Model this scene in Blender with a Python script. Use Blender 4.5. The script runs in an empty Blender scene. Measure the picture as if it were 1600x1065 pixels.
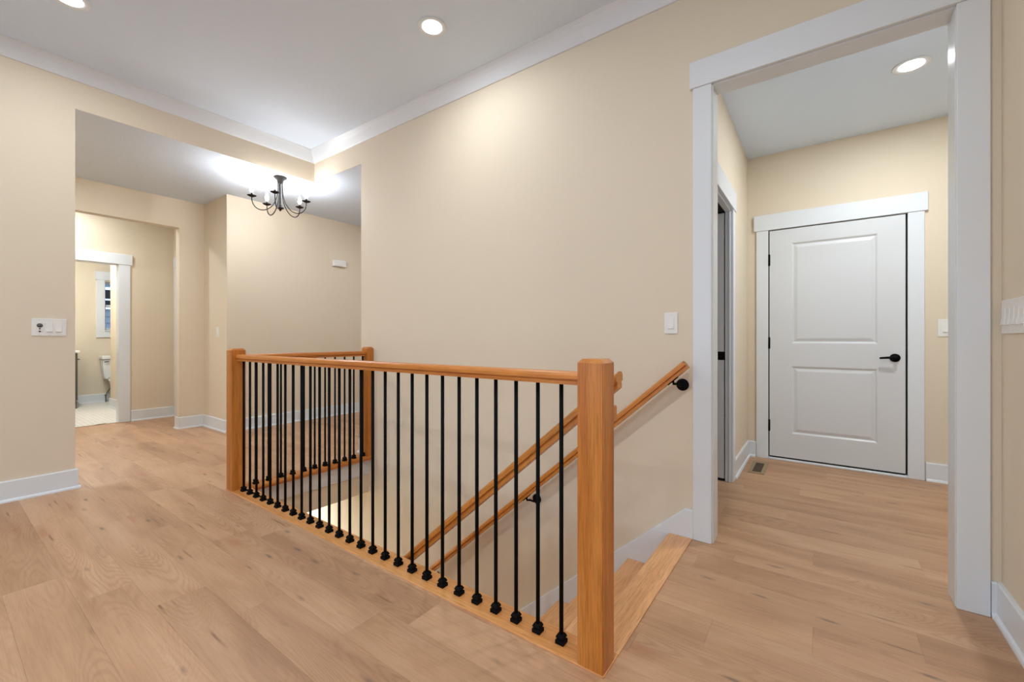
import bpy, bmesh, math, random
from mathutils import Vector, Matrix
random.seed(7)
S = bpy.context.scene
COL = S.collection

# ---------------------------------------------------------------- camera
TH = math.radians(35.869)
cam_d = bpy.data.cameras.new('camera')
cam = bpy.data.objects.new('camera', cam_d)
COL.objects.link(cam)
cam.location = (0, 0, 1.09)
cam.rotation_euler = (math.pi / 2, 0, TH)
cam_d.sensor_width = 36
cam_d.lens = 664.482 / 1600 * 36
cam_d.shift_y = -3.86 / 1600
cam_d.clip_start = 0.02
S.camera = cam
# ---------------------------------------------------------------- world, exposure
W = bpy.data.worlds.new('world')
S.world = W
W.use_nodes = True
W.node_tree.nodes['Background'].inputs[0].default_value = (0.62, 0.76, 1.0, 1)
W.node_tree.nodes['Background'].inputs[1].default_value = 2.2
S.view_settings.view_transform = 'Standard'
S.view_settings.look = 'None'
S.view_settings.gamma = 1
S.view_settings.use_curve_mapping = False
S.view_settings.exposure = 0.42
DOWNLIGHT = 12.0          # watts of every recessed lamp
LAMP_RGB = (0.90, 0.96, 1.0)

# ---------------------------------------------------------------- materials
def srgb(r, g, b):
    f = lambda c: (c / 255 / 12.92) if c / 255 <= .04045 else ((c / 255 + .055) / 1.055) ** 2.4
    return (f(r), f(g), f(b), 1)

class NT:
    def __init__(s, name):
        s.m = bpy.data.materials.new(name)
        s.m.use_nodes = True
        s.t = s.m.node_tree
        s.b = s.t.nodes['Principled BSDF']
    def n(s, typ, **kw):
        nd = s.t.nodes.new(typ)
        for k, v in kw.items():
            if k.startswith('_'):
                setattr(nd, k[1:], v)
            else:
                nd.inputs[k.replace('__', ' ')].default_value = v
        return nd
    def l(s, a, b):
        s.t.links.new(a, b)
    def ramp(s, fac, stops):
        r = s.t.nodes.new('ShaderNodeValToRGB')
        e = r.color_ramp.elements
        e[0].position, e[0].color = stops[0]
        e[1].position, e[1].color = stops[-1]
        for p, c in stops[1:-1]:
            x = e.new(p); x.color = c
        s.l(fac, r.inputs[0])
        return r.outputs[0]
    def mix(s, fac, a, b, mode='MIX'):
        m = s.t.nodes.new('ShaderNodeMix')
        m.data_type = 'RGBA'; m.blend_type = mode
        for i, v in ((0, fac), (6, a), (7, b)):
            if hasattr(v, 'links'):
                s.l(v, m.inputs[i])
            else:
                m.inputs[i].default_value = v
        return m.outputs[2]
    def math(s, op, a, b=0.0, c=0.0):
        m = s.t.nodes.new('ShaderNodeMath'); m.operation = op
        for i, v in enumerate((a, b, c)):
            if hasattr(v, 'links'):
                s.l(v, m.inputs[i])
            else:
                m.inputs[i].default_value = v
        return m.outputs[0]

def plain(name, rgb, rough=.5, metal=0.0, bump=0.0, bscale=200.0, spec=.5):
    q = NT(name)
    q.b.inputs['Roughness'].default_value = rough
    q.b.inputs['Metallic'].default_value = metal
    q.b.inputs['Specular IOR Level'].default_value = spec
    tc = q.n('ShaderNodeTexCoord')
    nz = q.n('ShaderNodeTexNoise', Scale=3.0, Detail=3.0)
    q.l(tc.outputs['Object'], nz.inputs['Vector'])
    lo = tuple(c * .975 for c in rgb[:3]) + (1,)
    q.l(q.mix(nz.outputs[0], lo, rgb), q.b.inputs['Base Color'])
    if bump:
        n2 = q.n('ShaderNodeTexNoise', Scale=bscale, Detail=2.0)
        q.l(tc.outputs['Object'], n2.inputs['Vector'])
        bp = q.n('ShaderNodeBump', Strength=bump, Distance=.002)
        q.l(n2.outputs[0], bp.inputs['Height'])
        q.l(bp.outputs[0], q.b.inputs['Normal'])
    return q.m

def oak(name, axis, tint=1.0, tones=((.48, .140, .017), (.62, .215, .032), (.72, .30, .062))):
    """honey stained red oak, grain along one local axis"""
    q = NT(name)
    tc = q.n('ShaderNodeTexCoord')
    oi = q.n('ShaderNodeObjectInfo')
    off = q.n('ShaderNodeVectorMath', _operation='SCALE')
    q.l(tc.outputs['Object'], off.inputs[0])
    off.inputs['Scale'].default_value = 1.0
    add = q.n('ShaderNodeVectorMath', _operation='ADD')
    q.l(off.outputs[0], add.inputs[0])
    cmb = q.n('ShaderNodeCombineXYZ')
    rnd = q.math('MULTIPLY', oi.outputs['Random'], 7.3)
    for i in range(3):
        q.l(rnd, cmb.inputs[i])
    q.l(cmb.outputs[0], add.inputs[1])
    def stretched(along, across):
        m = q.n('ShaderNodeMapping')
        sc = [across] * 3; sc[axis] = along
        m.inputs['Scale'].default_value = sc
        q.l(add.outputs[0], m.inputs['Vector'])
        return m.outputs[0]
    big = q.n('ShaderNodeTexNoise', Scale=1.0, Detail=3.0, Distortion=.4)
    q.l(stretched(.8, 16.0), big.inputs['Vector'])
    fine = q.n('ShaderNodeTexNoise', Scale=1.0, Detail=4.0, Roughness=.65)
    q.l(stretched(9.0, 260.0), fine.inputs['Vector'])
    t = tint
    c = q.ramp(big.outputs[0], [(p, tuple(v * t for v in k) + (1,)) for p, k in zip((.28, .5, .74), tones)])
    f = q.ramp(fine.outputs[0], [(.36, (.62, .55, .48, 1)), (.55, (1, 1, 1, 1))])
    q.l(q.mix(.7, c, f, 'MULTIPLY'), q.b.inputs['Base Color'])
    q.b.inputs['Roughness'].default_value = .34
    bp = q.n('ShaderNodeBump', Strength=.08, Distance=.001)
    q.l(fine.outputs[0], bp.inputs['Height'])
    q.l(bp.outputs[0], q.b.inputs['Normal'])
    return q.m

def plank_material():
    """light oak vinyl plank: soft cathedral grain, grey and rust knots, tone per plank"""
    q = NT('oak_plank_floor')
    tc = q.n('ShaderNodeTexCoord')
    oi = q.n('ShaderNodeObjectInfo')
    cmb = q.n('ShaderNodeCombineXYZ')
    q.l(q.math('MULTIPLY', oi.outputs['Random'], 91.7), cmb.inputs[0])
    q.l(q.math('MULTIPLY', oi.outputs['Random'], 37.3), cmb.inputs[1])
    q.l(q.math('MULTIPLY', oi.outputs['Random'], 11.0), cmb.inputs[2])
    add = q.n('ShaderNodeVectorMath', _operation='ADD')
    q.l(tc.outputs['Object'], add.inputs[0]); q.l(cmb.outputs[0], add.inputs[1])
    def mp(sx, sy, sz=1.0):
        m = q.n('ShaderNodeMapping'); m.inputs['Scale'].default_value = (sx, sy, sz)
        q.l(add.outputs[0], m.inputs['Vector']); return m.outputs[0]
    broad = q.n('ShaderNodeTexNoise', Scale=1.0, Detail=3.0, Distortion=.5)
    q.l(mp(1.3, 7.0), broad.inputs['Vector'])
    # cathedral figure: contour lines of a stretched noise field
    fld = q.n('ShaderNodeTexNoise', Scale=1.0, Detail=1.5)
    q.l(mp(.75, 4.6), fld.inputs['Vector'])
    rings = q.math('SINE', q.math('MULTIPLY', fld.outputs[0], 330.0))
    fine = q.n('ShaderNodeTexNoise', Scale=1.0, Detail=4.0, Roughness=.7)
    q.l(mp(6.0, 170.0), fine.inputs['Vector'])
    base = q.ramp(broad.outputs[0], [(.25, srgb(174, 135, 103)), (.5, srgb(195, 154, 119)), (.78, srgb(208, 170, 136))])
    rr = q.ramp(q.math('MULTIPLY_ADD', rings, .5, .5), [(.0, (.90, .87, .84, 1)), (.6, (1, 1, 1, 1))])
    msk = q.n('ShaderNodeTexNoise', Scale=1.0, Detail=1.0)
    q.l(mp(.9, 3.0, 5.0), msk.inputs['Vector'])
    mk = q.ramp(msk.outputs[0], [(.42, (0, 0, 0, 1)), (.62, (1, 1, 1, 1))])
    c = q.mix(mk, base, q.mix(1.0, base, rr, 'MULTIPLY'))
    ff = q.ramp(fine.outputs[0], [(.32, (.85, .81, .77, 1)), (.56, (1, 1, 1, 1))])
    c = q.mix(.75, c, ff, 'MULTIPLY')
    # whole-plank tone
    tone = q.ramp(oi.outputs['Random'], [(0, (.87, .845, .82, 1)), (.35, (.97, .96, .95, 1)), (.7, (1.03, 1.03, 1.03, 1)), (1, (.93, .90, .875, 1))])
    c = q.mix(1.0, c, tone, 'MULTIPLY')
    # knots and checks
    def knots(sx, sy, thr, keep, col, seed):
        v = q.n('ShaderNodeTexVoronoi', Scale=1.0)
        w = q.n('ShaderNodeTexNoise', Scale=1.0, Detail=2.0)
        q.l(mp(14, 40, seed), w.inputs['Vector'])
        wv = q.n('ShaderNodeVectorMath', _operation='MULTIPLY_ADD')
        q.l(w.outputs[1], wv.inputs[0]); wv.inputs[1].default_value = (.22, .22, .22)
        q.l(mp(sx, sy, seed), wv.inputs[2])
        q.l(wv.outputs[0], v.inputs['Vector'])
        sep = q.n('ShaderNodeSeparateColor'); q.l(v.outputs['Color'], sep.inputs[0])
        on = q.math('LESS_THAN', sep.outputs[0], keep)
        fall = q.ramp(v.outputs['Distance'], [(thr * .3, (1, 1, 1, 1)), (thr * .62, (.35, .35, .35, 1)), (thr, (0, 0, 0, 1))])
        return q.math('MULTIPLY', on, fall)
    k1 = knots(4.2, 17.0, .22, .30, None, 1.0)
    k2 = knots(2.3, 36.0, .26, .22, None, 2.7)
    k3 = knots(2.2, 9.0, .36, .25, None, 4.1)
    c = q.mix(q.math('MULTIPLY', k3, .38), c, srgb(164, 102, 64))
    c = q.mix(q.math('MULTIPLY', k2, .68), c, srgb(104, 66, 44))
    c = q.mix(q.math('MULTIPLY', k1, .70), c, srgb(98, 84, 76))
    q.l(c, q.b.inputs['Base Color'])
    q.b.inputs['Roughness'].default_value = .42
    q.b.inputs['Specular IOR Level'].default_value = .4
    bp = q.n('ShaderNodeBump', Strength=.10, Distance=.0008)
    q.l(fine.outputs[0], bp.inputs['Height'])
    q.l(bp.outputs[0], q.b.inputs['Normal'])
    return q.m

def emissive(name, rgb, strength):
    q = NT(name)
    q.b.inputs['Base Color'].default_value = (.9, .9, .9, 1)
    q.b.inputs['Emission Color'].default_value = (*rgb, 1)
    q.b.inputs['Emission Strength'].default_value = strength
    return q.m

M = {
    'paint': plain('beige_wall_paint', srgb(228, 214, 191), .62, bump=.25, bscale=260, spec=.3),
    'ceil': plain('white_ceiling_paint', srgb(223, 235, 248), .8, bump=.8, bscale=70, spec=.2),
    'trim': plain('white_trim_paint', srgb(227, 231, 234), .30),
    'door': plain('white_door_paint', srgb(219, 221, 222), .34),
    'plastic': plain('white_plastic', srgb(236, 234, 228), .35),
    'grey': plain('grey_sensor_plastic', srgb(88, 88, 84), .5),
    'mark': plain('dark_print', srgb(60, 60, 58), .6),
    'black': plain('black_iron', (.0025, .0025, .003, 1), .7, spec=.12),
    'gap': plain('black_seal_and_gap_shade', (.006, .005, .005, 1), .9),  # flat black for seals, and for shade painted into door gaps
    'bronze': plain('oil_rubbed_bronze', srgb(24, 19, 15), .55, .0, spec=.2),
    'register': plain('tan_enamel', srgb(150, 128, 96), .45),
    'register_dark': plain('dark_register_louvre', srgb(74, 58, 40), .6),
    'plank': plank_material(),
    'oak_x': oak('honey_oak_x', 0), 'oak_y': oak('honey_oak_y', 1), 'oak_z': oak('honey_oak_z', 2, .92),
    'tread': oak('light_oak_tread', 1, 1.0, ((.66, .315, .125), (.78, .415, .19), (.86, .50, .26))),
    'oak_xl': oak('light_oak_cap', 0, 1.0, ((.58, .225, .058), (.71, .315, .095), (.79, .395, .145))),
    'sub': plain('subfloor', srgb(150, 118, 92), .8),
    'tile': plain('white_marble_tile', srgb(232, 226, 216), .35),
    'grout': plain('pale_grout', srgb(196, 188, 176), .8),
    'vanity': plain('dark_olive_cabinet_paint', srgb(84, 84, 72), .45),
    'ceramic': plain('white_ceramic', srgb(238, 238, 234), .12),
    'steel': plain('brushed_metal', srgb(140, 135, 125), .35, 1.0),
    'siding': plain('blue_grey_siding', srgb(104, 112, 118), .6),
    'glass': None,
    'lens': emissive('lamp_lens', (.97, .98, 1), 12.0),
    'bulb': emissive('candle_bulb', (.96, .97, 1), 200.0),
}
g = NT('window_glass')
g.b.inputs['Base Color'].default_value = (.9, .95, 1, 1)
g.b.inputs['Transmission Weight'].default_value = 1
g.b.inputs['Roughness'].default_value = 0
g.b.inputs['IOR'].default_value = 1.02
M['glass'] = g.m

# ---------------------------------------------------------------- helpers
def link(o, parent=None):
    COL.objects.link(o)
    if parent is not None:
        o.parent = parent
    return o

def tag(o, label=None, cat=None, group=None, kind=None):
    for k, v in (('label', label), ('category', cat), ('group', group), ('kind', kind)):
        if v:
            o[k] = v
    return o

def thing(name, loc, label, cat, group=None, kind=None, rz=0):
    o = bpy.data.objects.new(name, None)
    o.empty_display_size = .05
    o.location = loc
    o.rotation_euler = (0, 0, rz)
    link(o)
    return tag(o, label, cat, group, kind)

def root_loc(p):
    v = Vector((0, 0, 0))
    while p is not None:
        v += Vector(p.location); p = p.parent
    return v

def mesh_obj(name, bm, mat, parent=None, smooth=False, world=True):
    """bm in world coordinates (world=True) or in the parent's own (world=False)"""
    if world and parent is not None:
        bmesh.ops.translate(bm, verts=bm.verts, vec=-root_loc(parent))
    bmesh.ops.recalc_face_normals(bm, faces=bm.faces)
    me = bpy.data.meshes.new(name)
    bm.to_mesh(me); bm.free()
    if smooth:
        for p in me.polygons:
            p.use_smooth = True
    me.materials.append(M[mat] if isinstance(mat, str) else mat)
    return link(bpy.data.objects.new(name, me), parent)

def add_box(bm, x0, x1, y0, y1, z0, z1, bevel=0.0, seg=1):
    b2 = bmesh.new()
    vs = [b2.verts.new((x, y, z)) for x in (x0, x1) for y in (y0, y1) for z in (z0, z1)]
    for f in ((0, 1, 3, 2), (4, 6, 7, 5), (0, 4, 5, 1), (2, 3, 7, 6), (0, 2, 6, 4), (1, 5, 7, 3)):
        b2.faces.new([vs[i] for i in f])
    if bevel:
        bmesh.ops.bevel(b2, geom=b2.edges[:], offset=bevel, segments=seg, affect='EDGES', profile=.5)
    t = bpy.data.meshes.new('t'); b2.to_mesh(t); b2.free()
    bm.from_mesh(t); bpy.data.meshes.remove(t)

def box(name, x0, x1, y0, y1, z0, z1, mat, parent=None, bevel=0.0, seg=1):
    bm = bmesh.new(); add_box(bm, x0, x1, y0, y1, z0, z1, bevel, seg)
    return mesh_obj(name, bm, mat, parent)

def boxes(name, lst, mat, parent=None, bevel=0.0):
    bm = bmesh.new()
    for b in lst:
        add_box(bm, *b, bevel)
    return mesh_obj(name, bm, mat, parent)

def add_prism(bm, poly, axis, a, b):
    """poly: list of 2D points in the plane normal to axis (axis 0: (y,z), 1: (x,z), 2: (x,y))"""
    def P(p, t):
        return ((t, p[0], p[1]), (p[0], t, p[1]), (p[0], p[1], t))[axis]
    A = [bm.verts.new(P(p, a)) for p in poly]
    B = [bm.verts.new(P(p, b)) for p in poly]
    bm.faces.new(A); bm.faces.new(B)
    n = len(poly)
    for i in range(n):
        bm.faces.new((A[i], A[(i + 1) % n], B[(i + 1) % n], B[i]))

def prism(name, poly, axis, a, b, mat, parent=None):
    bm = bmesh.new(); add_prism(bm, poly, axis, a, b)
    return mesh_obj(name, bm, mat, parent)

def add_tube(bm, pts, r, n=10, cap=True):
    pts = [Vector(p) for p in pts]
    rs = r if isinstance(r, (list, tuple)) else [r] * len(pts)
    rings = []
    up = None
    for i, p in enumerate(pts):
        d = (pts[min(i + 1, len(pts) - 1)] - pts[max(i - 1, 0)]).normalized()
        if up is None:
            up = d.orthogonal().normalized()
        up = (up - d * up.dot(d)).normalized()
        s = d.cross(up)
        rings.append([bm.verts.new(p + (up * math.cos(2 * math.pi * k / n) + s * math.sin(2 * math.pi * k / n)) * rs[i]) for k in range(n)])
    for a, b in zip(rings, rings[1:]):
        for k in range(n):
            bm.faces.new((a[k], a[(k + 1) % n], b[(k + 1) % n], b[k]))
    if cap:
        bm.faces.new(rings[0]); bm.faces.new(rings[-1])

def tube(name, pts, r, mat, parent=None, n=10, world=True):
    bm = bmesh.new(); add_tube(bm, pts, r, n)
    return mesh_obj(name, bm, mat, parent, smooth=True, world=world)

def add_lathe(bm, prof, c=(0, 0, 0), n=24, axis=2):
    """prof: list of (radius, height)"""
    rings = []
    for r, h in prof:
        ring = []
        for k in range(n):
            a = 2 * math.pi * k / n
            q = [r * math.cos(a), r * math.sin(a)]
            q.insert(axis, h)
            ring.append(bm.verts.new(Vector(q) + Vector(c)))
        rings.append(ring)
    for a, b in zip(rings, rings[1:]):
        for k in range(n):
            bm.faces.new((a[k], a[(k + 1) % n], b[(k + 1) % n], b[k]))
    bm.faces.new(rings[0]); bm.faces.new(rings[-1])

def lathe(name, prof, c, mat, parent=None, n=24, axis=2, smooth=True, world=True):
    bm = bmesh.new(); add_lathe(bm, prof, c, n, axis)
    return mesh_obj(name, bm, mat, parent, smooth=smooth, world=world)

def structure(o, label, cat):
    return tag(o, label, cat, kind='structure')

def copy_tree(o, parent=None):
    c = o.copy(); COL.objects.link(c); c.parent = parent
    for ch in list(o.children):
        copy_tree(ch, c)
    return c

# ---------------------------------------------------------------- dimensions
YS = 2.46          # face of the long stair wall
XL = -4.40         # face of the left wall and of the dropped fascia
ZH, ZL = 3.07, 2.766
XR = 0.575         # right wall
YM = 4.515         # mudroom end wall
XH, XC, XK = -6.26, -5.575, -7.37   # hall back wall, foyer wall, corridor back wall
YJ = 2.06          # jog in the hall
XB = -10.0         # bathroom far wall
HX0, HX1, HY0, HY1 = -3.476, -0.56, 1.275, YS   # stair opening
ZD = -2.69         # lower floor

# ---------------------------------------------------------------- walls
structure(boxes('wall_stair', [(-3.566, -.47, YS, 2.575, ZD, 3.17), (-.47, .462, YS, 2.575, 2.45, 3.17),
                               (.462, .69, YS, 2.575, 0, 3.17), (XL - .115, -3.566, YS, 2.575, ZL + .1, 3.17), (XL - .115, -3.566, YS, YS + .004, ZL, ZL + .1),
                               (-6.6, -3.566, YS, 2.575, ZD, -.355)], 'paint'),
          'long beige wall running down beside the staircase', 'wall')
structure(boxes('wall_left', [(XL - .115, XL, -4, .647, 0, 3.17), (XL - .115, XL, .647, YS, ZL + .1, 3.17), (XL - .004, XL, .647, YS, ZL, ZL + .1)], 'paint'),
          'beige wall with dropped fascia over the hall opening', 'wall')
structure(boxes('wall_right', [(XR, XR + .115, .2, YS, 0, 3.17)], 'paint'), 'beige wall beside the wide cased opening', 'wall')
structure(boxes('wall_rear', [(XL - .115, -3.6, -4.1, -4, 0, 3.17), (-.4, .6, -4.1, -4, 0, 3.17), (3.4, 4.1, -4.1, -4, 0, 3.17), (-3.6, -.4, -4.1, -4, 2.45, 3.17), (.6, 3.4, -4.1, -4, 2.45, 3.17), (-3.6, -.4, -4.1, -4, 0, .25), (.6, 3.4, -4.1, -4, 0, .25), (4, 4.1, -4, .3, 0, 3.17), (XR + .115, 4, .2, .3, 0, 3.17)], 'paint'),
          'beige walls of the big room opposite the staircase', 'wall')
structure(boxes('wall_mudroom_end', [(-2.2, -.385, YM, YM + .115, 0, ZL), (.562, 1.5, YM, YM + .115, 0, ZL), (-.385, .562, YM, YM + .115, 2.072, ZL)], 'paint'),
          'beige wall holding the white panel door', 'wall')
structure(boxes('wall_mudroom_left', [(-.665, -.545, 2.575, 2.78, 0, ZL), (-.665, -.545, 2.78, 3.60, 2.08, ZL),
                                      (-.585, -.545, 3.60, YM, 0, ZL), (-.665, -.645, 3.60, YM, 0, ZL)], 'paint'),
          'beige side wall with the pocket door slot', 'wall')
structure(boxes('wall_mudroom_right', [(1.4, 1.5, 2.575, YM, 0, ZL)], 'paint'), 'beige mudroom wall hidden behind the right casing', 'wall')
structure(boxes('wall_hall_back', [(XH - .115, XH, -1, .3, 0, ZL), (XH - .115, XH, .3, 1.806, 2.427, ZL), (XH - .115, XH, 1.806, YJ, 0, ZL)], 'paint'),
          'beige hall wall with an untrimmed opening to the corridor', 'wall')
structure(boxes('wall_hall_side', [(XK, XC, YJ, YJ + .115, 0, ZL)], 'paint'), 'short beige wall jogging out beside the corridor opening', 'wall')
structure(boxes('wall_foyer', [(XC - .115, XC, YJ + .115, 5, 0, ZL)], 'paint'), 'bright beige wall behind the chandelier', 'wall')
structure(boxes('wall_foyer_end', [(XC - .115, -2.2, 5, 5.1, 0, ZL), (-2.3, -2.2, 2.575, 5, 0, ZL)], 'paint'), 'beige foyer walls hidden behind the stair wall', 'wall')
structure(boxes('wall_hall_end', [(XK, XL - .115, -1.1, -1, 0, ZL)], 'paint'), 'beige end wall of the hall hidden by the left wall', 'wall')
structure(boxes('wall_corridor_back', [(XK - .12, XK, -1.1, .72, 0, ZL), (XK - .12, XK, .72, 1.49, 2.06, ZL), (XK - .12, XK, 1.49, YJ + .115, 0, ZL)], 'paint'),
          'beige corridor wall holding the bathroom doorway', 'wall')
WY0, WY1, WZ0, WZ1 = 1.83, 2.42, 1.235, 2.075
structure(boxes('wall_bathroom_back', [(XB - .12, XB, .6, WY0, 0, ZL), (XB - .12, XB, WY1, 3, 0, ZL), (XB - .12, XB, WY0, WY1, 0, WZ0), (XB - .12, XB, WY0, WY1, WZ1, ZL)], 'paint'),
          'beige far wall of the bathroom with the window', 'wall')
structure(boxes('wall_bathroom_side', [(XB, XK - .12, .6, .72, 0, ZL), (-9.2, XK - .12, 1.75, 1.87, 0, ZL), (XB, -9.2, 2.9, 3, 0, ZL), (-9.2, -9.1, 1.87, 2.9, 0, ZL)], 'paint'),
          'beige bathroom side walls with a short partition before the toilet', 'wall')
structure(boxes('wall_stairwell', [(-3.57, -3.45, 1.398, YS, -.355, -.02), (-3.57, -.56, 1.28, 1.396, ZD, -.03), (-6.6, -3.57, 1.28, 1.396, ZD, -.36), (-6.6, -6.5, 1.396, YS, ZD, -.36)], 'paint'),
          'beige drywall lining the stairwell below the floor', 'wall')

# ---------------------------------------------------------------- ceilings
structure(boxes('ceiling', [(XL, 4, -4, YS, ZH, ZH + .1)], 'ceil'), 'raised white textured ceiling with crown moulding around it', 'ceiling')
structure(boxes('ceiling.001', [(XB - .1, XL - .115, -1.1, 5.1, ZL, ZL + .1), (XL - .115, -3.566, YS + .004, 2.575, ZL, ZL + .1), (XL - .115, -2.2, 2.575, 5.1, ZL, ZL + .1), (XL - .115, XL - .004, .647, YS + .004, ZL, ZL + .1)], 'ceil'), 'lower white ceiling of the hall holding the chandelier', 'ceiling')
structure(boxes('ceiling.002', [(-2.2, 1.5, 2.575, YM + .1, ZL, ZL + .1)], 'ceil'), 'lower white ceiling beyond the wide cased opening', 'ceiling')
structure(boxes('ceiling.003', [(-6.6, -3.57, 1.28, YS, -.36, -.30)], 'ceil'), 'white ceiling of the lower level under the hall', 'ceiling')

# ---------------------------------------------------------------- floor and planks
PT = .008
floor = boxes('floor', [(-7.45, HX0, -.35, 5, -.06, -PT), (HX1, 1.5, -.35, 5, -.06, -PT), (HX0, HX1, -.35, HY0, -.06, -PT), (HX0, HX1, YS + .115, 5, -.06, -PT),
                        (-7.45, 4, -4, -.35, -.06, 0), (1.5, 4, -.35, .3, -.06, -PT)], 'sub')
structure(floor, 'light oak plank floor running through hall and mudroom', 'floor')
PW, PL = .1778, 1.22
def subtract(r, h):
    x0, x1, y0, y1 = r; a, b, c, d = h
    if x1 <= a or x0 >= b or y1 <= c or y0 >= d:
        return [r]
    out = []
    if x0 < a: out.append((x0, a, y0, y1))
    if x1 > b: out.append((b, x1, y0, y1))
    xa, xb = max(x0, a), min(x1, b)
    if y0 < c: out.append((xa, xb, y0, c))
    if y1 > d: out.append((xa, xb, d, y1))
    return out
HOLES = [(HX0, HX1, HY0, YS + .05), (-3.3, -.66, 2.5, 6), (XH, -5.7, YJ + .1, 6), (-9, XH, YJ + .1, 6), (XR + .1, 3, -1, YS), (XL - 3, XL - .115, -1, -.0)]
known = {-3: -2.81, -2: -3.70, -1: -2.19, 2: -1.27, 5: -.335, 6: -.02, 7: .29, 9: -.345}
last = .4
gp = .0002
shared = {}
for k in range(-6, 24):
    y0 = .727 + PW * k; y1 = y0 + PW
    if k in known:
        j = known[k]
    else:
        j = last + .31 + .25 * random.random()
    last = j % PL
    x = j - PL * math.ceil((j + 7.45) / PL)
    while x < 1.4:
        full = (max(x, -7.45), min(x + PL, 1.4), max(y0, -.35), min(y1, 5))
        rects = [full]
        for h in HOLES:
            rects = [q for r in rects for q in subtract(r, h)]
        rects = [r for r in rects if r[1] - r[0] > .004 and r[3] - r[2] > .004]
        x += PL
        if not rects:
            continue
        cx, cy = (full[0] + full[1]) / 2, (full[2] + full[3]) / 2
        key = None
        if len(rects) == 1 and abs(rects[0][1] - rects[0][0] - PL) < 1e-6 and abs(rects[0][3] - rects[0][2] - PW) < 1e-6:
            key = 'full'
        if key in shared:
            o = link(bpy.data.objects.new('plank', shared[key]), floor)
        else:
            bm = bmesh.new()
            for r in rects:
                add_box(bm, r[0] + (gp if r[0] == full[0] else 0) - cx, r[1] - (gp if r[1] == full[1] else 0) - cx,
                        r[2] + (gp if r[2] == full[2] else 0) - cy, r[3] - (gp if r[3] == full[3] else 0) - cy, -PT, 0)
            o = mesh_obj('plank', bm, 'plank', floor, world=False)
            if key:
                shared[key] = o.data
        o.location = (cx, cy, 0)
# bathroom tile floor
bfl = structure(box('floor.001', XB, XK - .005, .72, 2.9, -.06, -.004, 'grout'), 'pale marble mosaic floor of the bathroom', 'floor')
bm = bmesh.new()
tw = .05
for i in range(int(2.6 / tw) + 1):
    for j in range(int(2.2 / (2 * tw)) + 1):
        xx = XB + i * tw; yy = .72 + j * 2 * tw - (tw if i % 2 else 0)
        a, b = max(yy + .003, .72), min(yy + 2 * tw - .003, 2.9)
        if b > a and xx + tw < XK - .005:
            add_box(bm, xx + .003, xx + tw - .003, a, b, -.006, random.choice((0, .0004, .0008)))
t = mesh_obj('mosaic_tiles', bm, 'tile', bfl)
tag(t, kind='stuff')
structure(box('floor.002', -6.6, -.56, 1.28, YS, ZD - .1, ZD, 'sub'), 'floor of the lower level at the foot of the stairs', 'floor')
structure(box('trim_9', XK - .02, XK + .012, .72, 1.49, -.002, .004, 'register', bevel=.002), 'thin tan threshold strip in the bathroom doorway', 'trim')

# ---------------------------------------------------------------- crown mouldings
def crown_profile(s):
    # (distance from wall, z); s flips nothing, distance is positive into the room
    return [(0, ZH), (0, ZH - .102), (.008, ZH - .102), (.012, ZH - .097), (.028, ZH - .072), (.048, ZH - .043), (.068, ZH - .018), (.082, ZH - .006), (.086, ZH - .004), (.086, ZH)]
bm = bmesh.new()
pr = crown_profile(1)
A = [bm.verts.new((XL + d, -4, z)) for d, z in pr]
B = [bm.verts.new((XL + d, YS - d, z)) for d, z in pr]
n = len(pr)
for i in range(n):
    bm.faces.new((A[i], A[(i + 1) % n], B[(i + 1) % n], B[i]))
bm.faces.new(A); bm.faces.new(B)
structure(mesh_obj('trim_1', bm, 'trim'), 'white crown moulding above the left wall and fascia', 'moulding')
bm = bmesh.new()
A = [bm.verts.new((XL + d, YS - d, z)) for d, z in pr]
B = [bm.verts.new((4, YS - d, z)) for d, z in pr]
for i in range(n):
    bm.faces.new((A[i], A[(i + 1) % n], B[(i + 1) % n], B[i]))
bm.faces.new(A); bm.faces.new(B)
# keep to the stair wall only
for v in bm.verts:
    if v.co.x > XR: v.co.x = XR
structure(mesh_obj('trim_2', bm, 'trim'), 'white crown moulding along the top of the stair wall', 'moulding')

# ---------------------------------------------------------------- baseboards
BH, BT = .14, .015
def baseboard(name, label, runs):
    """runs: (axis, pos, sign, a, b); axis 0: face at x=pos, board grows to pos+sign*BT, runs along y"""
    o = None
    root = thing(name, (0, 0, 0), label, 'baseboard', kind='structure')
    for ax, pos, sg, a, b, *sx in runs:
        sa, sb = sx if sx else (a, b)
        prof = [(0, 0), (BT, 0), (BT, BH - .006), (BT - .004, BH), (0, BH)]
        shoe = [(BT, 0), (BT + .013, 0), (BT + .0125, .007), (BT + .009, .014), (BT + .004, .018), (BT, .019)]
        f = lambda pl: [(pos + sg * d, z) for d, z in pl]
        prism('board', f(prof), 1 - ax, a, b, 'trim', root)
        prism('shoe_moulding', f(shoe), 1 - ax, sa, sb, 'trim', root)
    return root
e = BT + .013
baseboard('baseboard_left', 'white baseboard along the left wall and its end', [(0, XL, 1, -4, .647 + BT, -4, .647 + e), (1, .647, 1, XL - .115, XL, XL - .115, XL + BT)])
baseboard('baseboard_right', 'white baseboard on the wall beside the wide opening', [(0, XR, -1, .2, YS), (1, YS, -1, .545, XR - BT)])
baseboard('baseboard_mudroom', 'white baseboard of the room with the panel door', [(0, -.545, 1, 3.688, YM), (1, YM, -1, -.545 + BT, -.475), (1, YM, -1, .662, 1.4)])
baseboard('baseboard_hall', 'white baseboard around the jog of the hall wall', [(0, XH, 1, 1.806 - BT, YJ, 1.806 - e, YJ), (1, 1.806, -1, XH - .115, XH, XH - .115, XH + BT), (1, YJ, -1, XH + BT, XC + BT, XH + BT, XC + e)])
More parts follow.
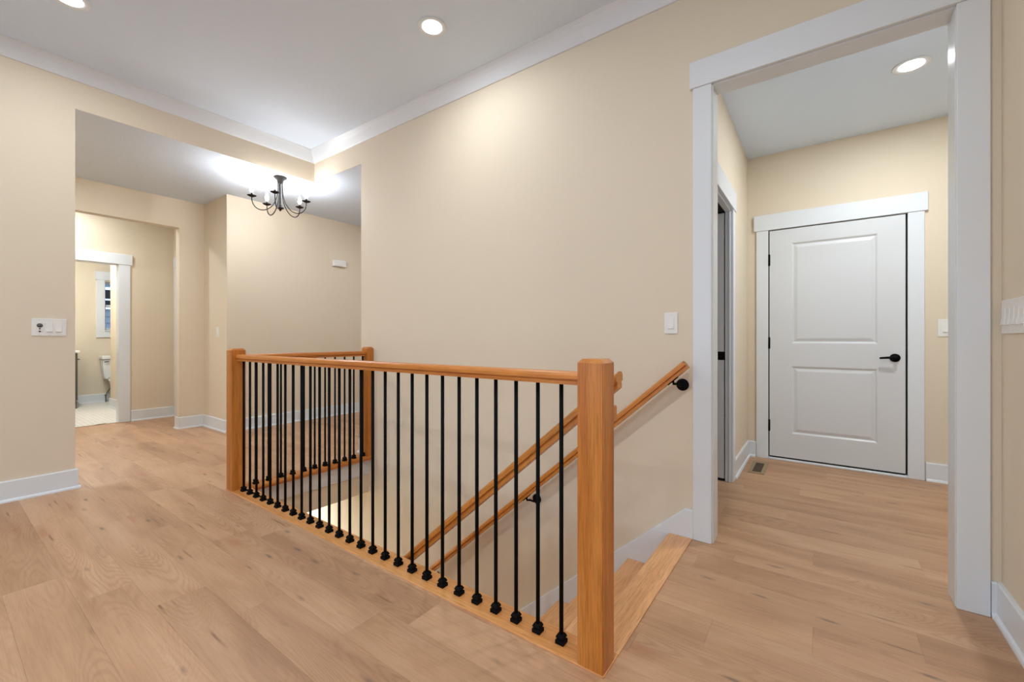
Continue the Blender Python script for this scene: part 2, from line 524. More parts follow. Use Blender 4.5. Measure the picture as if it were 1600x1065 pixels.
baseboard('baseboard_foyer', 'white baseboard on the bright wall under the chandelier', [(0, XC, 1, YJ, 5, YJ - BT, 5)])
baseboard('baseboard_corridor', 'white baseboard in the corridor beside the bathroom doorway', [(0, XK, 1, 1.60, YJ)])
baseboard('baseboard_stair', 'short white baseboard at the end of the stair wall', [(1, YS, -1, -3.566 - BT, -3.466, -3.566 - e, -3.466), (0, -3.566, -1, YS, 2.575, YS - BT, 2.575)])
baseboard('baseboard_bathroom', 'white baseboard around the bathroom walls', [(0, XB, 1, .72, 2.9), (1, 1.75, -1, -9.2 - BT, XK - .12, -9.2 - e, XK - .12), (0, -9.2, -1, 1.75, 1.87, 1.75 - BT, 1.87)])

# ---------------------------------------------------------------- cased openings
def casing(name, label, ax, pos, sg, a, b, top, cw=.094, hh=.143, over=.018, left=True, right=True, th=.018, jambs=None, floor_z=0.0):
    """flat white casing around the opening a..b; faces toward sg on plane pos"""
    root = thing(name, (0, 0, 0), label, 'door casing', kind='structure')
    d0, d1 = sorted((pos, pos + sg * th))
    h0, h1 = sorted((pos, pos + sg * (th + .006)))
    def bx(nm, u0, u1, v0, v1, z0, z1, bev=.0025):
        if ax == 1:
            return box(nm, u0, u1, v0, v1, z0, z1, 'trim', root, bevel=bev)
        return box(nm, v0, v1, u0, u1, z0, z1, 'trim', root, bevel=bev)
    if left: bx('side_casing', a - cw, a, d0, d1, floor_z, top)
    if right: bx('side_casing', b, b + cw, d0, d1, floor_z, top)
    bx('head_casing', a - cw - over if left else a, b + cw + over if right else b, h0, h1, top, top + hh)
    if jambs:
        j0, j1 = jambs
        if left: bx('jamb', a - .014, a + .006, j0, j1, floor_z, top, .001)
        if right: bx('jamb', b - .006 + .004, b + .014, j0, j1, floor_z, top, .001)
        bx('head_jamb', a - .014, b + .014, j0, j1, top - .006, top + .016, .001)
    return root
casing('trim_3', 'wide white casing around the opening beside the stairs', 1, YS, -1, -.463, .449, 2.442, jambs=(YS - .001, 2.577), over=.016)
casing('trim_4', 'white flat casing around the two-panel door', 1, YM, -1, -.377, .558, 2.072, cw=.096, over=.02)
casing('trim_5', 'white casing around the pocket door opening', 0, -.545, 1, 2.80, 3.588, 2.068, cw=.094)
casing('trim_6', 'white casing around the bathroom doorway', 0, XK, 1, .73, 1.482, 2.052, cw=.112, over=.02, hh=.135, jambs=(XK - .121, XK + .001))
casing('trim_7', 'white casing edge at the far end of the corridor', 1, YJ, -1, -7.19, -6.5, 2.07, cw=.09, right=False)
# pocket door jamb: two split strips with the slot between them
pj = thing('trim_8', (-.6, 3.59, 0), 'white split jamb of the pocket door slot', 'jamb', kind='structure')
box('split_jamb', -.584, -.546, 3.583, 3.602, 0, 2.075, 'trim', pj, bevel=.001)
box('split_jamb', -.668, -.642, 3.583, 3.602, 0, 2.075, 'trim', pj, bevel=.001)
box('head_jamb', -.584, -.546, 2.81, 3.583, 2.055, 2.075, 'trim', pj, bevel=.001)
box('head_jamb', -.668, -.642, 2.81, 3.583, 2.055, 2.075, 'trim', pj, bevel=.001)
box('stop_bead', -.560, -.549, 3.577, 3.584, 0, 2.055, 'trim', pj, bevel=.001)
box('top_gap_shade', -.640, -.586, 2.79, 4.45, 2.058, 2.085, 'gap', pj)  # black block painted in as the shaded gap above the pocket door

# ---------------------------------------------------------------- doors
d1 = thing('door_1', (-.37, 4.5, 0), 'closed white two-panel door with black lever and hinges', 'door', kind='structure')
DX0, DX1, DZ0, DZ1, DY = -.368, .546, .032, 2.063, 4.503
bm = bmesh.new()
add_box(bm, DX0, DX1, DY + .012, DY + .044, DZ0, DZ1)
# stiles and rails
px0, px1 = -.204, .383
rows = [(.243, .848), (1.045, 1.94)]
add_box(bm, DX0, px0, DY, DY + .012, DZ0, DZ1)
add_box(bm, px1, DX1, DY, DY + .012, DZ0, DZ1)
for z0, z1 in ((DZ0, rows[0][0]), (rows[0][1], rows[1][0]), (rows[1][1], DZ1)):
    add_box(bm, px0, px1, DY, DY + .012, z0, z1)
mesh_obj('slab', bm, 'door', d1)
for z0, z1 in rows:
    # sloping sticking down to a groove, then the raised field
    def ring(bm, ins, y):
        return [bm.verts.new(p) for p in ((px0 + ins, y, z0 + ins), (px1 - ins, y, z0 + ins), (px1 - ins, y, z1 - ins), (px0 + ins, y, z1 - ins))]
    bm = bmesh.new()
    R = [ring(bm, i, DY + y) for i, y in ((0, 0), (.006, .001), (.016, .0095), (.022, .0105), (.044, .003), (.048, .0022))]
    for a, b in zip(R, R[1:]):
        for k in range(4):
            bm.faces.new((a[k], a[(k + 1) % 4], b[(k + 1) % 4], b[k]))
    bm.faces.new(R[-1])
    mesh_obj('panel', bm, 'door', d1)
for zc in (1.80, 1.05, .305):
    hg = lathe('hinge', [(.0065, zc - .052), (.0065, zc + .052)], (-.3725, DY - .004, 0), 'black', d1, n=10)
    box('leaf', -.3765, -.362, DY - .0015, DY + .001, zc - .051, zc + .051, 'black', hg)
hz = .937
hd = lathe('lever_handle', [(.0, 0), (.033, 0), (.033, .006), (.029, .010), (.013, .012), (.011, .045), (0, .046)], (.484, 0, hz), 'black', d1, axis=1, n=24)
# the lathe grew toward +y; turn it toward the room
hd.data.transform(Matrix.Translation((0, 4.5, 0)))
hd.data.transform(Matrix.Scale(-1, 4, (0, 1, 0)))
hd.data.transform(Matrix.Translation((0, DY - 4.5, 0)))
hd.data.flip_normals()
tube('lever', [(.484, DY - .044, hz), (.475, DY - .050, hz + .001), (.440, DY - .050, hz + .002), (.404, DY - .048, hz - .001), (.388, DY - .044, hz - .003)], [.010, .010, .009, .008, .007], 'black', hd)
box('latch_plate', .5465, .551, DY - .001, DY + .03, hz - .028, hz + .028, 'black', d1)
box('sweep', DX0, DX1, DY + .008, DY + .04, .018, .0325, 'gap', d1)
box('threshold', -.377, .558, 4.485, 4.63, 0, .018, 'trim', d1, bevel=.004)
boxes('weatherstrip', [(-.385, DX0 + .004, DY + .03, DY + .05, .018, 2.07), (DX1 - .004, .562, DY + .03, DY + .05, .018, 2.07), (-.385, .562, DY + .03, DY + .05, 2.055, 2.072)], 'gap', d1)
box('dark_gap_backing', -.385, .562, DY + .05, DY + .06, 0, 2.072, 'gap', d1)  # black sheet behind the slab, makes the gaps around it read dark

d2 = thing('door_2', (-.613, 3.6, 0), 'white pocket door slid into the wall with a black edge pull', 'door', kind='structure')
box('slab', -.6345, -.592, 3.584, 4.40, .02, 2.05, 'door', d2, bevel=.001)
box('edge_pull', -.6355, -.591, 3.5825, 3.63, .925, .99, 'black', d2)
box('floor_gap_shade', -.640, -.586, 3.592, 3.62, 0, .02, 'gap', d2)  # black block painted in as the shaded gap under the pocket door

# ---------------------------------------------------------------- bathroom window and the house outside
w1 = thing('window_1', (XB, 2.1, WZ0), 'small white-cased bathroom window looking onto blue siding', 'window', kind='structure')
cx0, cx1 = XB, XB + .018
box('side_casing', cx0, cx1, WY0 - .108, WY0, WZ0 - .02, WZ1 + .02, 'trim', w1, bevel=.002)
box('side_casing', cx0, cx1, WY1, WY1 + .108, WZ0 - .02, WZ1 + .02, 'trim', w1, bevel=.002)
box('head_casing', cx0, cx1 + .006, WY0 - .122, WY1 + .122, WZ1 + .02, WZ1 + .165, 'trim', w1, bevel=.002)
box('apron', cx0, cx1, WY0 - .108, WY1 + .108, WZ0 - .125, WZ0 - .02, 'trim', w1, bevel=.002)
box('sill', XB - .1, cx1 + .012, WY0 - .005, WY1 + .005, WZ0 - .02, WZ0, 'trim', w1, bevel=.002)
zm = 1.655
for z0, z1, xo in ((WZ0, zm + .02, -.05), (zm - .02, WZ1, -.075)):
    sh = boxes('sash', [(XB + xo - .02, XB + xo, WY0, WY0 + .02, z0, z1), (XB + xo - .02, XB + xo, WY1 - .02, WY1, z0, z1),
                        (XB + xo - .02, XB + xo, WY0 + .02, WY1 - .02, z0, z0 + .035), (XB + xo - .02, XB + xo, WY0 + .02, WY1 - .02, z1 - .03, z1)], 'trim', w1)
    box('pane', XB + xo - .012, XB + xo - .008, WY0 + .02, WY1 - .02, z0 + .035, z1 - .03, 'glass', sh)
nh = thing('neighbour_house', (-13.2, 2.6, -.5), 'blue lap-sided house with a black window outside the bathroom', 'house')
box('wall', -13.5, -13.25, -1, 6, -.5, 4.5, 'siding', nh)
for i in range(32):
    z = -.5 + i * .15
    prism('siding_board', [(-13.25, z), (-13.205, z), (-13.235, z + .155), (-13.25, z + .155)], 1, -1, 6, 'siding', nh)
nw = box('window', -13.26, -13.18, 2.1, 3.4, 1.82, 2.20, 'gap', nh)
boxes('window_trim', [(-13.2, -13.16, 2.0, 3.5, 2.20, 2.26), (-13.2, -13.16, 2.0, 3.5, 1.96, 1.995), (-13.2, -13.16, 2.0, 3.5, 1.76, 1.82)], 'trim', nw)

for i, (x0, x1) in enumerate(((-3.6, -.4), (.6, 3.4))):  # unseen rear windows, added to bring in cool daylight as fill
    rw = thing('window_%d' % (i + 2), ((x0 + x1) / 2, -4, .25), ('added unseen window for daylight fill opposite the staircase, beside the left wall', 'added unseen window for daylight fill opposite the staircase, away from the left wall')[i], 'window', kind='structure')
    n_ = 3
    step_ = (x1 - x0) / n_
    for k in range(n_ + 1):
        xm = x0 + step_ * k
        box('mullion', max(xm - .03, x0), min(xm + .03, x1), -4.08, -4.02, .25, 2.45, 'trim', rw)
    box('rail', x0, x1, -4.08, -4.02, .25, .31, 'trim', rw); box('rail', x0, x1, -4.08, -4.02, 2.39, 2.45, 'trim', rw)
    ld = bpy.data.lights.new('fill_daylight_portal', 'AREA')
    ld.shape = 'RECTANGLE'; ld.size = x1 - x0; ld.size_y = 2.2
    ld.cycles.is_portal = True
    lo = bpy.data.objects.new('fill_daylight_portal', ld); link(lo, rw)
    lo.location = (0, -.15, 1.1); lo.rotation_euler = (math.pi / 2, 0, 0)

# ---------------------------------------------------------------- bathroom fittings
va = thing('vanity_cabinet', (-9.66, 1.1, 0), 'dark olive vanity with white top in the bathroom', 'vanity')
VX0, VX1, VY1 = -9.965, -9.36, 1.405
box('cabinet_body', VX0 + .01, VX1, .745, VY1 - .02, .12, .87, 'vanity', va, bevel=.003)
box('countertop', VX0, VX1 + .015, .735, VY1 + .02, .87, .905, 'ceramic', va, bevel=.004)
for x0, x1 in ((VX0 + .015, (VX0 + VX1) / 2 - .002), ((VX0 + VX1) / 2 + .002, VX1 - .005)):
    dr = box('cabinet_door', x0, x1, VY1 - .02, VY1, .13, .86, 'vanity', va, bevel=.003)
    xh = x0 + .06
    tube('handle', [(xh, VY1, .76), (xh, VY1 + .035, .76), (xh + .01, VY1 + .04, .76), (xh + .10, VY1 + .04, .76), (xh + .11, VY1 + .035, .76), (xh + .11, VY1, .76)], .006, 'black', dr)
for x in (VX0 + .03, VX1 - .03):
    for y in (.78, VY1 - .03):
        prism('leg', [(x - .02, 0), (x + .02, 0), (x + .025, .12), (x - .025, .12)], 1, y - .02, y + .02, 'vanity', va)
to = thing('toilet', (-9.7, 1.98, 0), 'white two-piece toilet half hidden behind the bathroom partition', 'toilet')
TY = 1.98
bm = bmesh.new()
rings = []
for z, hx, hy in ((.40, .085, .185), (.44, .09, .195), (.58, .098, .208), (.735, .10, .215)):
    rings.append([bm.verts.new((-9.865 + sx * hx, TY + sy * hy, z)) for sx, sy in ((-1, -1), (1, -1), (1, 1), (-1, 1))])
for a, b in zip(rings, rings[1:]):
    for k in range(4):
        bm.faces.new((a[k], a[(k + 1) % 4], b[(k + 1) % 4], b[k]))
bm.faces.new(rings[0]); bm.faces.new(rings[-1])
bmesh.ops.bevel(bm, geom=bm.edges[:], offset=.012, segments=2, affect='EDGES')
tk = mesh_obj('tank', bm, 'ceramic', to)
box('tank_lid', -9.975, -9.752, TY - .228, TY + .228, .735, .795, 'ceramic', to, bevel=.012, seg=2)
tube('flush_lever', [(-9.764, TY - .15, .70), (-9.745, TY - .15, .70), (-9.74, TY - .16, .70), (-9.74, TY - .20, .695)], .007, 'black', tk)
bm = bmesh.new()
prev = None
for z, cxo, rx, ry in ((0, -9.60, .20, .11), (.05, -9.60, .19, .10), (.18, -9.58, .18, .10), (.30, -9.54, .24, .16), (.38, -9.53, .26, .185), (.41, -9.53, .265, .19)):
    ring = [bm.verts.new((cxo + rx * math.cos(a), TY + ry * math.sin(a), z)) for a in [2 * math.pi * k / 24 for k in range(24)]]
    if prev:
        for k in range(24):
            bm.faces.new((prev[k], prev[(k + 1) % 24], ring[(k + 1) % 24], ring[k]))
    else:
        bm.faces.new(ring)
    prev = ring
bm.faces.new(prev)
mesh_obj('bowl', bm, 'ceramic', to, smooth=True)
bm = bmesh.new()
A = []
for z in (.41, .445):
    A.append([bm.verts.new((-9.525 + .255 * math.cos(a), TY + .188 * math.sin(a), z)) for a in [2 * math.pi * k / 24 for k in range(24)]])
for k in range(24):
    bm.faces.new((A[0][k], A[0][(k + 1) % 24], A[1][(k + 1) % 24], A[1][k]))
bm.faces.new(A[0]); bm.faces.new(A[1])
mesh_obj('seat_lid', bm, 'ceramic', to)
box('pedestal', -9.80, -9.70, TY - .10, TY + .10, .0, .41, 'ceramic', to, bevel=.02, seg=2)
sv = tube('supply_hose', [(-9.95, 1.83, .12), (-9.92, 1.83, .13), (-9.90, 1.85, .18), (-9.88, 1.90, .28), (-9.87, 1.89, .41)], .007, 'steel', to)
lathe('shutoff_valve', [(.0, 0), (.014, 0), (.014, .05), (0, .05)], (-9.985 + .02, 1.83, .12), 'steel', sv, axis=0, n=12)
tube('valve_pipe', [(-9.94, 1.83, .12), (-9.935, 1.83, .06), (-9.94, 1.83, 0)], .008, 'steel', sv)

# ---------------------------------------------------------------- staircase
st = thing('staircase', (-.69, 1.93, 0), 'oak staircase going down beside the wall with white skirt board', 'stairs')
RUN, RISE = .235, .207
NX = -.69
def nosed(x0, x1, z1, th=.027):
    """tread section with a rounded front at x0 (descends toward -x)"""
    r = th / 2
    return [(x1, z1 - th), (x1, z1)] + [(x0 + r - r * math.sin(a), z1 - r + r * math.cos(a)) for a in [math.pi * k / 6 for k in range(7)]]
prism('landing_tread', nosed(NX, HX1, .005, .03), 1, 1.3985, 2.441, 'tread', st)
prism('riser', [(NX + .025, -.025), (NX + .043, -.025), (NX + .043, -RISE), (NX + .025, -RISE)], 1, 1.40, 2.441, 'tread', st)
for k in range(1, 13):
    x0 = NX - RUN * k
    prism('tread', nosed(x0, x0 + RUN + .026, -RISE * k), 1, 1.40, 2.441, 'tread', st)
    prism('riser', [(x0 + .025, -RISE * k - .027), (x0 + .043, -RISE * k - .027), (x0 + .043, -RISE * (k + 1)), (x0 + .025, -RISE * (k + 1))], 1, 1.40, 2.441, 'tread', st)
SL = RISE / RUN
kx, kz = -.60, .152
ex = -3.7
sk = prism('skirt_board', [(-.5565, 0), (-.5565, kz), (kx, kz), (ex, kz - (kx - ex) * SL), (ex, kz - (kx - ex) * SL - .45), (-.5565, -.45)], 1, 2.442, YS, 'trim', st)
# low fillet on the top edge of the skirt
add = bmesh.new()
add_prism(add, [(-.5565, kz), (-.5565, kz + .004), (kx - .001, kz + .004), (ex, kz + .004 - (kx - ex) * SL), (ex, kz - (kx - ex) * SL), (kx, kz)], 1, 2.446, YS, )
mesh_obj('skirt_cap', add, 'trim', sk)
box('fascia_apron', -3.45, -3.436, 1.398, YS, -.178, -.03, 'trim', st)

# ---------------------------------------------------------------- balustrade
ba = thing('stair_balustrade', (-2.0, 1.33, 0), 'honey oak guard rail with black iron balusters around the stairwell', 'railing')
YB, XBK = 1.333, -3.416
ZP = .006
box('base_plate', HX0, HX1, HY0, 1.398, -.03, ZP, 'oak_xl', ba, bevel=.004, seg=2)
r = .021
bm = bmesh.new()
add_prism(bm, [(HX0, -.036), (HX0, ZP), (-3.385, ZP)] + [(-3.385 + r * math.sin(a), ZP - r + r * math.cos(a)) for a in [math.pi * k / 8 for k in range(1, 9)]], 1, 1.398, YS)
bp = mesh_obj('base_plate', bm, 'oak_y', ba)

def newel(x0, x1, y0, y1, zt):
    bm = bmesh.new()
    c = .013
    R = []
    for ins, z in ((0, ZP), (0, zt - c), (c, zt)):
        R.append([bm.verts.new(p) for p in ((x0 + ins, y0 + ins, z), (x1 - ins, y0 + ins, z), (x1 - ins, y1 - ins, z), (x0 + ins, y1 - ins, z))])
    for a, b in zip(R, R[1:]):
        for k in range(4):
            bm.faces.new((a[k], a[(k + 1) % 4], b[(k + 1) % 4], b[k]))
    bm.faces.new(R[0]); bm.faces.new(R[-1])
    vert = [e for e in bm.edges if abs(e.verts[0].co.z - e.verts[1].co.z) > .5]
    bmesh.ops.bevel(bm, geom=vert, offset=.003, segments=2, affect='EDGES')
    return mesh_obj('newel_post', bm, 'oak_z', ba)
newel(-.656, -.563, 1.278, 1.369, 1.022)
newel(-3.466, -3.373, 1.278, 1.369, 1.018)
newel(-3.462, -3.372, 2.392, YS, 1.012)

RAIL = [(-.022, 0), (.022, 0), (.022, .013), (.0185, .0155), (.0185, .0175), (.0295, .020), (.0295, .033), (.026, .040), (.018, .0445), (0, .046), (-.018, .0445), (-.026, .040), (-.0295, .033), (-.0295, .020), (-.0185, .0175), (-.0185, .0155), (-.022, .013)]
ZR = .930
prism('handrail', [(YB + a - .002, ZR + b) for a, b in RAIL], 0, -3.374, -.655, 'oak_x', ba)
prism('handrail', [(XBK + a, ZR + b - .001) for a, b in RAIL], 1, 1.368, 2.393, 'oak_y', ba)

# one baluster with its shoe, then copies
bm = bmesh.new(); add_tube(bm, [(0, 0, .0), (0, 0, ZR - ZP + .004)], .0076, 14)
bl_me = bpy.data.meshes.new('baluster'); bmesh.ops.recalc_face_normals(bm, faces=bm.faces); bm.to_mesh(bl_me); bm.free()
for p in bl_me.polygons: p.use_smooth = len(p.vertices) == 4
bl_me.materials.append(M['black'])
bm = bmesh.new(); prev = None
for z, w in ((0, .0165), (.012, .0165), (.014, .0155), (.0142, .0120), (.019, .0120), (.0205, .0148), (.025, .0148), (.034, .0100)):
    ring = [bm.verts.new((sx * w, sy * w, z)) for sx, sy in ((-1, -1), (1, -1), (1, 1), (-1, 1))]
    if prev:
        for k in range(4): bm.faces.new((prev[k], prev[(k + 1) % 4], ring[(k + 1) % 4], ring[k]))
    else: bm.faces.new(ring)
    prev = ring
bm.faces.new(prev)
bmesh.ops.recalc_face_normals(bm, faces=bm.faces)
sh_me = bpy.data.meshes.new('shoe'); bm.to_mesh(sh_me); bm.free()
sh_me.materials.append(M['black'])
def baluster(x, y):
    o = link(bpy.data.objects.new('baluster', bl_me), ba)
    o.location = Vector((x, y, ZP)) - Vector(ba.location)
    link(bpy.data.objects.new('shoe', sh_me), o)
for i in range(27):
    baluster(-.7465 - .0989 * i, YB)
for i in range(11):
    baluster(XBK, 2.372 - .0918 * i)

# ---------------------------------------------------------------- sloping handrails
ANG = math.atan(SL)
def sloped_rail(root, x_top, z_top, y, length, ANG=ANG, plumb=True):
    """rail whose top edge starts at x_top, z_top and runs down toward -x; ends cut plumb"""
    t = math.tan(ANG) if plumb else 0.0
    bm = bmesh.new()
    # local: x along the rail (negative down-slope), section in y,z ; plumb cut at both ends
    A = [bm.verts.new((-(b - .046) * t * -1, a, b - .046)) for a, b in RAIL]
    B = [bm.verts.new((-length + (b - .046) * t, a, b - .046)) for a, b in RAIL]
    n = len(RAIL)
    for i in range(n):
        bm.faces.new((A[i], A[(i + 1) % n], B[(i + 1) % n], B[i]))
    bm.faces.new(A); bm.faces.new(B)
    bmesh.ops.recalc_face_normals(bm, faces=bm.faces)
    me = bpy.data.meshes.new('rail'); bm.to_mesh(me); bm.free()
    me.materials.append(M['oak_x'])
    o = link(bpy.data.objects.new('rail', me), root)
    o.location = Vector((x_top, y, z_top)) - Vector(root.location)
    o.rotation_euler = (0, -ANG, 0)
    return o
wr = thing('wall_handrail', (-.58, YS, .835), 'slim oak handrail on black brackets along the stair wall', 'handrail')
sloped_rail(wr, -.590, .970, 2.375, 4.0, plumb=False)
for bx_, bz in ((-.613, .835), (-1.567, -.006), (-2.52, -.846)):
    br = lathe('bracket', [(0, 0), (.033, 0), (.033, -.006), (.028, -.010), (.012, -.012), (0, -.012)], (bx_, YS, bz), 'black', wr, axis=1, n=24)
    zr = .985 - (-.573 - (bx_ - .03)) * SL - .046 / math.cos(ANG)
    tube('bracket_arm', [(bx_, YS - .010, bz), (bx_, YS - .045, bz - .004), (bx_ - .012, YS - .070, bz + .010), (bx_ - .026, YS - .083, zr - .018), (bx_ - .030, YS - .085, zr - .002)], .0068, 'black', br)
    bm = bmesh.new(); add_box(bm, -.034, .034, -.012, .012, -.002, .003)
    bmesh.ops.rotate(bm, verts=bm.verts, cent=(0, 0, 0), matrix=Matrix.Rotation(-ANG, 3, 'Y'))
    bmesh.ops.translate(bm, verts=bm.verts, vec=(bx_ - .030, YS - .085, zr - .002))
    mesh_obj('bracket_saddle', bm, 'black', br)
nr = thing('stair_handrail', (-.61, 1.40, .84), 'stout oak handrail fixed behind the newel post on the open side of the stairs', 'handrail')
sloped_rail(nr, -.577, .974, 1.452, 4.0, math.atan(.868))
box('mounting_block', -.640, -.577, 1.369, 1.43, .800, .856, 'oak_x', nr, bevel=.003)

# ---------------------------------------------------------------- recessed lamps
def downlight(x, y, z, label, group=None, power=None):
    root = thing('recessed_light', (x, y, z), label, 'ceiling light', group)
    lathe('trim_ring', [(.060, 0), (.092, 0), (.092, -.004), (.088, -.006), (.066, -.003), (.060, -.001)], (x, y, z), 'trim', root, n=40)
    lathe('lens', [(.0605, -.001), (.060, -.003), (.05, -.0055), (.03, -.007), (.001, -.0074)], (x, y, z), 'lens', root, n=40)
    ld = bpy.data.lights.new('lamp', 'AREA')
    ld.shape = 'DISK'; ld.size = .115; ld.energy = power or DOWNLIGHT; ld.color = LAMP_RGB
    lo = bpy.data.objects.new('lamp', ld)
    link(lo, root)
    lo.location = (0, 0, -.010)
    return root
downlight(-1.996, 1.893, ZH, 'recessed ceiling light above the stairwell', power=6.2)
downlight(-3.545, .496, ZH, 'recessed ceiling light near the left wall', power=8)
downlight(.457, 3.55, ZL, 'recessed ceiling light beyond the wide cased opening', power=16)
for x, y, where in ((-.45, .45, 'in front of the near newel post'), (-2.0, -.95, 'in the middle of the open room'), (-3.55, -2.4, 'by the left wall near the added rear window'),
                    (-.45, -2.4, 'between the two added rear windows'), (1.6, -.95, 'behind the right wall'), (3.0, -2.4, 'in the far corner of the open room')):
    downlight(x, y, ZH, 'added unseen ceiling light ' + where, 'added fill lights of the open room')  # lamps added out of view to fill the open room with light
downlight(-6.85, .9, ZL, 'recessed ceiling light in the corridor before the bathroom', power=12)
downlight(-5.35, .15, ZL, 'added fill light of the hall, unseen behind the left wall', power=16)  # hidden lamp added as fill for the hall and its jog
downlight(-8.6, 1.25, ZL, 'added ceiling light in place of the unseen vanity light of the bathroom', power=27)  # unseen lamp added to light the bathroom, replaces its vanity light
downlight(-4.05, 3.7, ZL, 'added fill light of the foyer, unseen behind the stair wall', power=10)  # hidden lamp added to help the chandelier brighten the foyer wall
downlight(-4.9, 1.95, -.36, 'recessed ceiling light of the lower level', power=33)

# ---------------------------------------------------------------- chandelier
CX, CY = -4.54, 2.17
ch = thing('chandelier', (CX, CY, ZL), 'dark bronze five-arm candle chandelier on the hall ceiling', 'chandelier')
lathe('canopy', [(.001, 0), (.062, 0), (.064, -.006), (.058, -.014), (.036, -.030), (.030, -.040), (.029, -.062), (.022, -.066), (.001, -.066)], (CX, CY, ZL), 'bronze', ch)
lathe('stem', [(.0065, -.06), (.0065, -.285), (.014, -.290), (.014, -.310), (.034, -.318), (.036, -.324), (.014, -.334), (.010, -.345), (.003, -.355), (.001, -.356)], (CX, CY, ZL), 'bronze', ch, n=16)
for a in (-176, -110, -36, 46, 107):
    a = math.radians(a); ca, sa = math.cos(a), math.sin(a)
    pts2 = [(.020, -.058), (.021, -.12), (.027, -.19), (.050, -.27), (.095, -.335), (.150, -.366), (.200, -.362), (.236, -.330), (.251, -.285), (.253, -.245)]
    # smooth with Catmull-Rom
    sm = []
    for i in range(len(pts2) - 1):
        p0, p1, p2, p3 = pts2[max(i - 1, 0)], pts2[i], pts2[i + 1], pts2[min(i + 2, len(pts2) - 1)]
        for s in range(4):
            t = s / 4
            sm.append(tuple(.5 * (2 * p1[q] + (p2[q] - p0[q]) * t + (2 * p0[q] - 5 * p1[q] + 4 * p2[q] - p3[q]) * t * t + (3 * p1[q] - p0[q] - 3 * p2[q] + p3[q]) * t ** 3) for q in (0, 1)))
    sm.append(pts2[-1])
    arm = tube('arm', [(CX + r_ * ca, CY + r_ * sa, ZL + z_) for r_, z_ in sm], .0048, 'bronze', ch, n=8)
    ex_, ey_ = CX + .253 * ca, CY + .253 * sa
    lathe('drip_cup', [(.004, -.256), (.020, -.250), (.040, -.240), (.042, -.237), (.030, -.238), (.010, -.240), (.001, -.240)], (ex_, ey_, ZL), 'bronze', arm, n=20)
    lathe('candle_sleeve', [(.009, -.242), (.009, -.205), (.001, -.205)], (ex_, ey_, ZL), 'bronze', arm, n=12)
    lathe('bulb', [(.007, -.206), (.012, -.198), (.017, -.180), (.0165, -.165), (.011, -.142), (.004, -.120), (.001, -.118)], (ex_, ey_, ZL), 'bulb', arm, n=16)

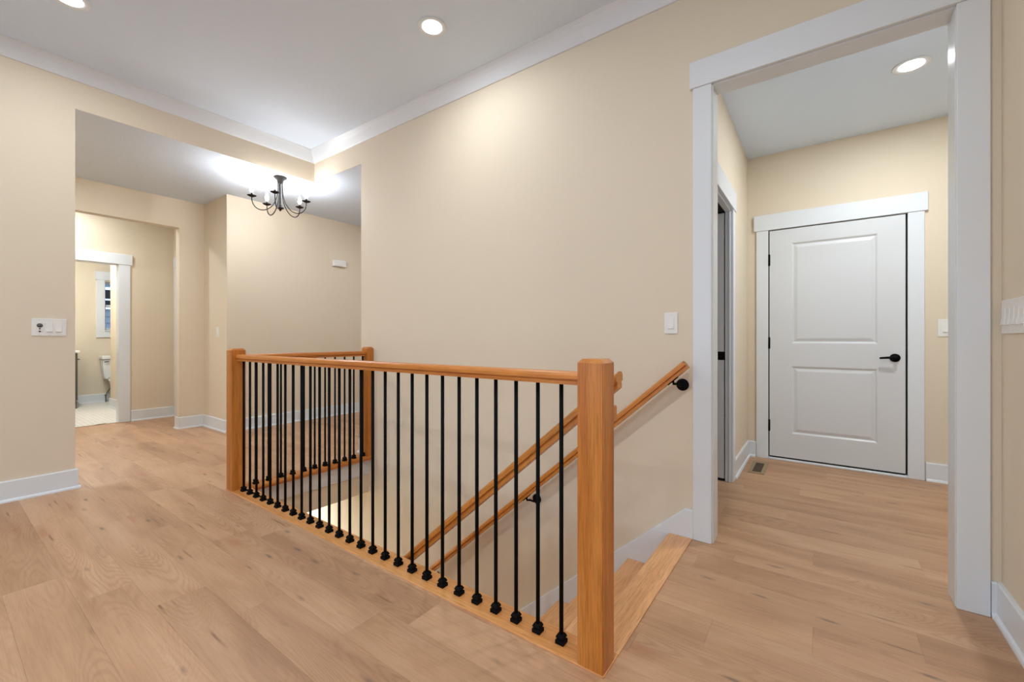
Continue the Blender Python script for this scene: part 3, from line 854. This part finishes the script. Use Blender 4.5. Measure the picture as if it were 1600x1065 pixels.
# ---------------------------------------------------------------- switches
def switch(label, ax, pos, sg, c, z0, z1, w, gangs, kinds, name='light_switch'):
    """plate on plane pos, facing sg; c = centre along the wall"""
    loc = (pos, c, z0) if ax == 0 else (c, pos, z0)
    root = thing(name, loc, label, 'light switch')
    def bx(nm, u0, u1, d0, d1, a, b, mat, par=root, bev=.0):
        p, q = sorted((pos + sg * d0, pos + sg * d1))
        if ax == 0:
            return box(nm, p, q, u0, u1, a, b, mat, par, bevel=bev)
        return box(nm, u0, u1, p, q, a, b, mat, par, bevel=bev)
    bx('wall_plate', c - w / 2, c + w / 2, 0, .006, z0, z1, 'plastic', bev=.0018)
    zm_ = (z0 + z1) / 2
    step = .046
    for i in range(gangs):
        u = c + (i - (gangs - 1) / 2) * step
        kind = kinds[i]
        fr = bx('device_frame', u - .0175, u + .0175, .005, .0072, zm_ - .034, zm_ + .034, 'plastic', bev=.0008)
        if kind == 'r':
            # rocker paddle: top pressed in, bottom standing out
            zt, zb = zm_ + .030, zm_ - .030
            pr_ = [(.006, zb), (.0125, zb), (.0085, zm_), (.0075, zt), (.006, zt)]
            prism('rocker', [(pos + sg * d, z) for d, z in pr_], 1 - ax if ax == 1 else 1, u - .0145, u + .0145, 'plastic', root) if ax == 0 else prism('rocker', [(pos + sg * d, z) for d, z in pr_], 0, u - .0145, u + .0145, 'plastic', root)
        else:
            p_ = (pos + sg * .0072, u, zm_ + .012) if ax == 0 else (u, pos + sg * .0072, zm_ + .012)
            lathe('sensor_lens', [(.001, 0), (.015, 0), (.013, sg * .004), (.001, sg * .006)], p_, 'grey', fr, axis=ax, n=20)
            for dz, rr in ((-.011, .005), (-.029, .0055)):
                p_ = (pos + sg * .0072, u, zm_ + dz) if ax == 0 else (u, pos + sg * .0072, zm_ + dz)
                lathe('sensor_button', [(.001, 0), (rr, 0), (rr * .8, sg * .002), (.001, sg * .002)], p_, 'mark', fr, axis=ax, n=12)
        for zz in (z0 + .010, z1 - .010):
            p_ = (pos + sg * .006, u, zz) if ax == 0 else (u, pos + sg * .006, zz)
            lathe('screw', [(.001, 0), (.003, 0), (.002, sg * .001), (.001, sg * .001)], p_, 'plastic', root, axis=ax, n=8)
    return root
switch('white three-gang plate with a round motion sensor on the left wall', 0, XL, 1, .518, 1.108, 1.230, .168, 3, 'srr')
switch('single white rocker switch on the stair wall beside the casing', 1, YS, -1, -.675, 1.117, 1.236, .072, 1, 'r')
switch('single white switch on the shaded hall jog wall', 1, YJ, -1, -5.82, 1.108, 1.226, .075, 1, 'r')
switch('white switch beside the two-panel door, partly hidden by the right casing', 1, YM, -1, .77, 1.105, 1.235, .085, 1, 'r')
switch('large white multi-gang plate of rocker switches on the right wall', 0, XR, -1, 2.320, 1.108, 1.236, .236, 5, 'rrrrr')

# ---------------------------------------------------------------- door chime
dc = thing('door_chime', (XC, 3.48, 2.11), 'small white chime box high on the bright foyer wall', 'door chime')
bm = bmesh.new(); add_box(bm, XC + .004, XC + .045, 3.385, 3.575, 2.115, 2.205, .006, 2)
mesh_obj('cover', bm, 'plastic', dc)
box('backplate', XC, XC + .006, 3.378, 3.582, 2.11, 2.21, 'plastic', dc)

# ---------------------------------------------------------------- floor register
fr = thing('floor_register', (-.415, 4.12, 0), 'tan metal floor register in front of the panel door', 'floor vent')
x0, x1, y0, y1 = -.475, -.36, 3.935, 4.315
boxes('frame', [(x0, x1, y0, y0 + .04, 0, .005), (x0, x1, y1 - .04, y1, 0, .005), (x0, x0 + .026, y0 + .04, y1 - .04, 0, .005), (x1 - .026, x1, y0 + .04, y1 - .04, 0, .005)], 'register', fr)
box('well', x0 + .026, x1 - .026, y0 + .04, y1 - .04, 0, .001, 'gap', fr)
for i in range(16):
    y = y0 + .046 + i * .0186
    prism('louvre', [(y, .0012), (y + .004, .0012), (y + .010, .0045), (y + .006, .0045)], 0, x0 + .026, x1 - .026, 'register_dark', fr)
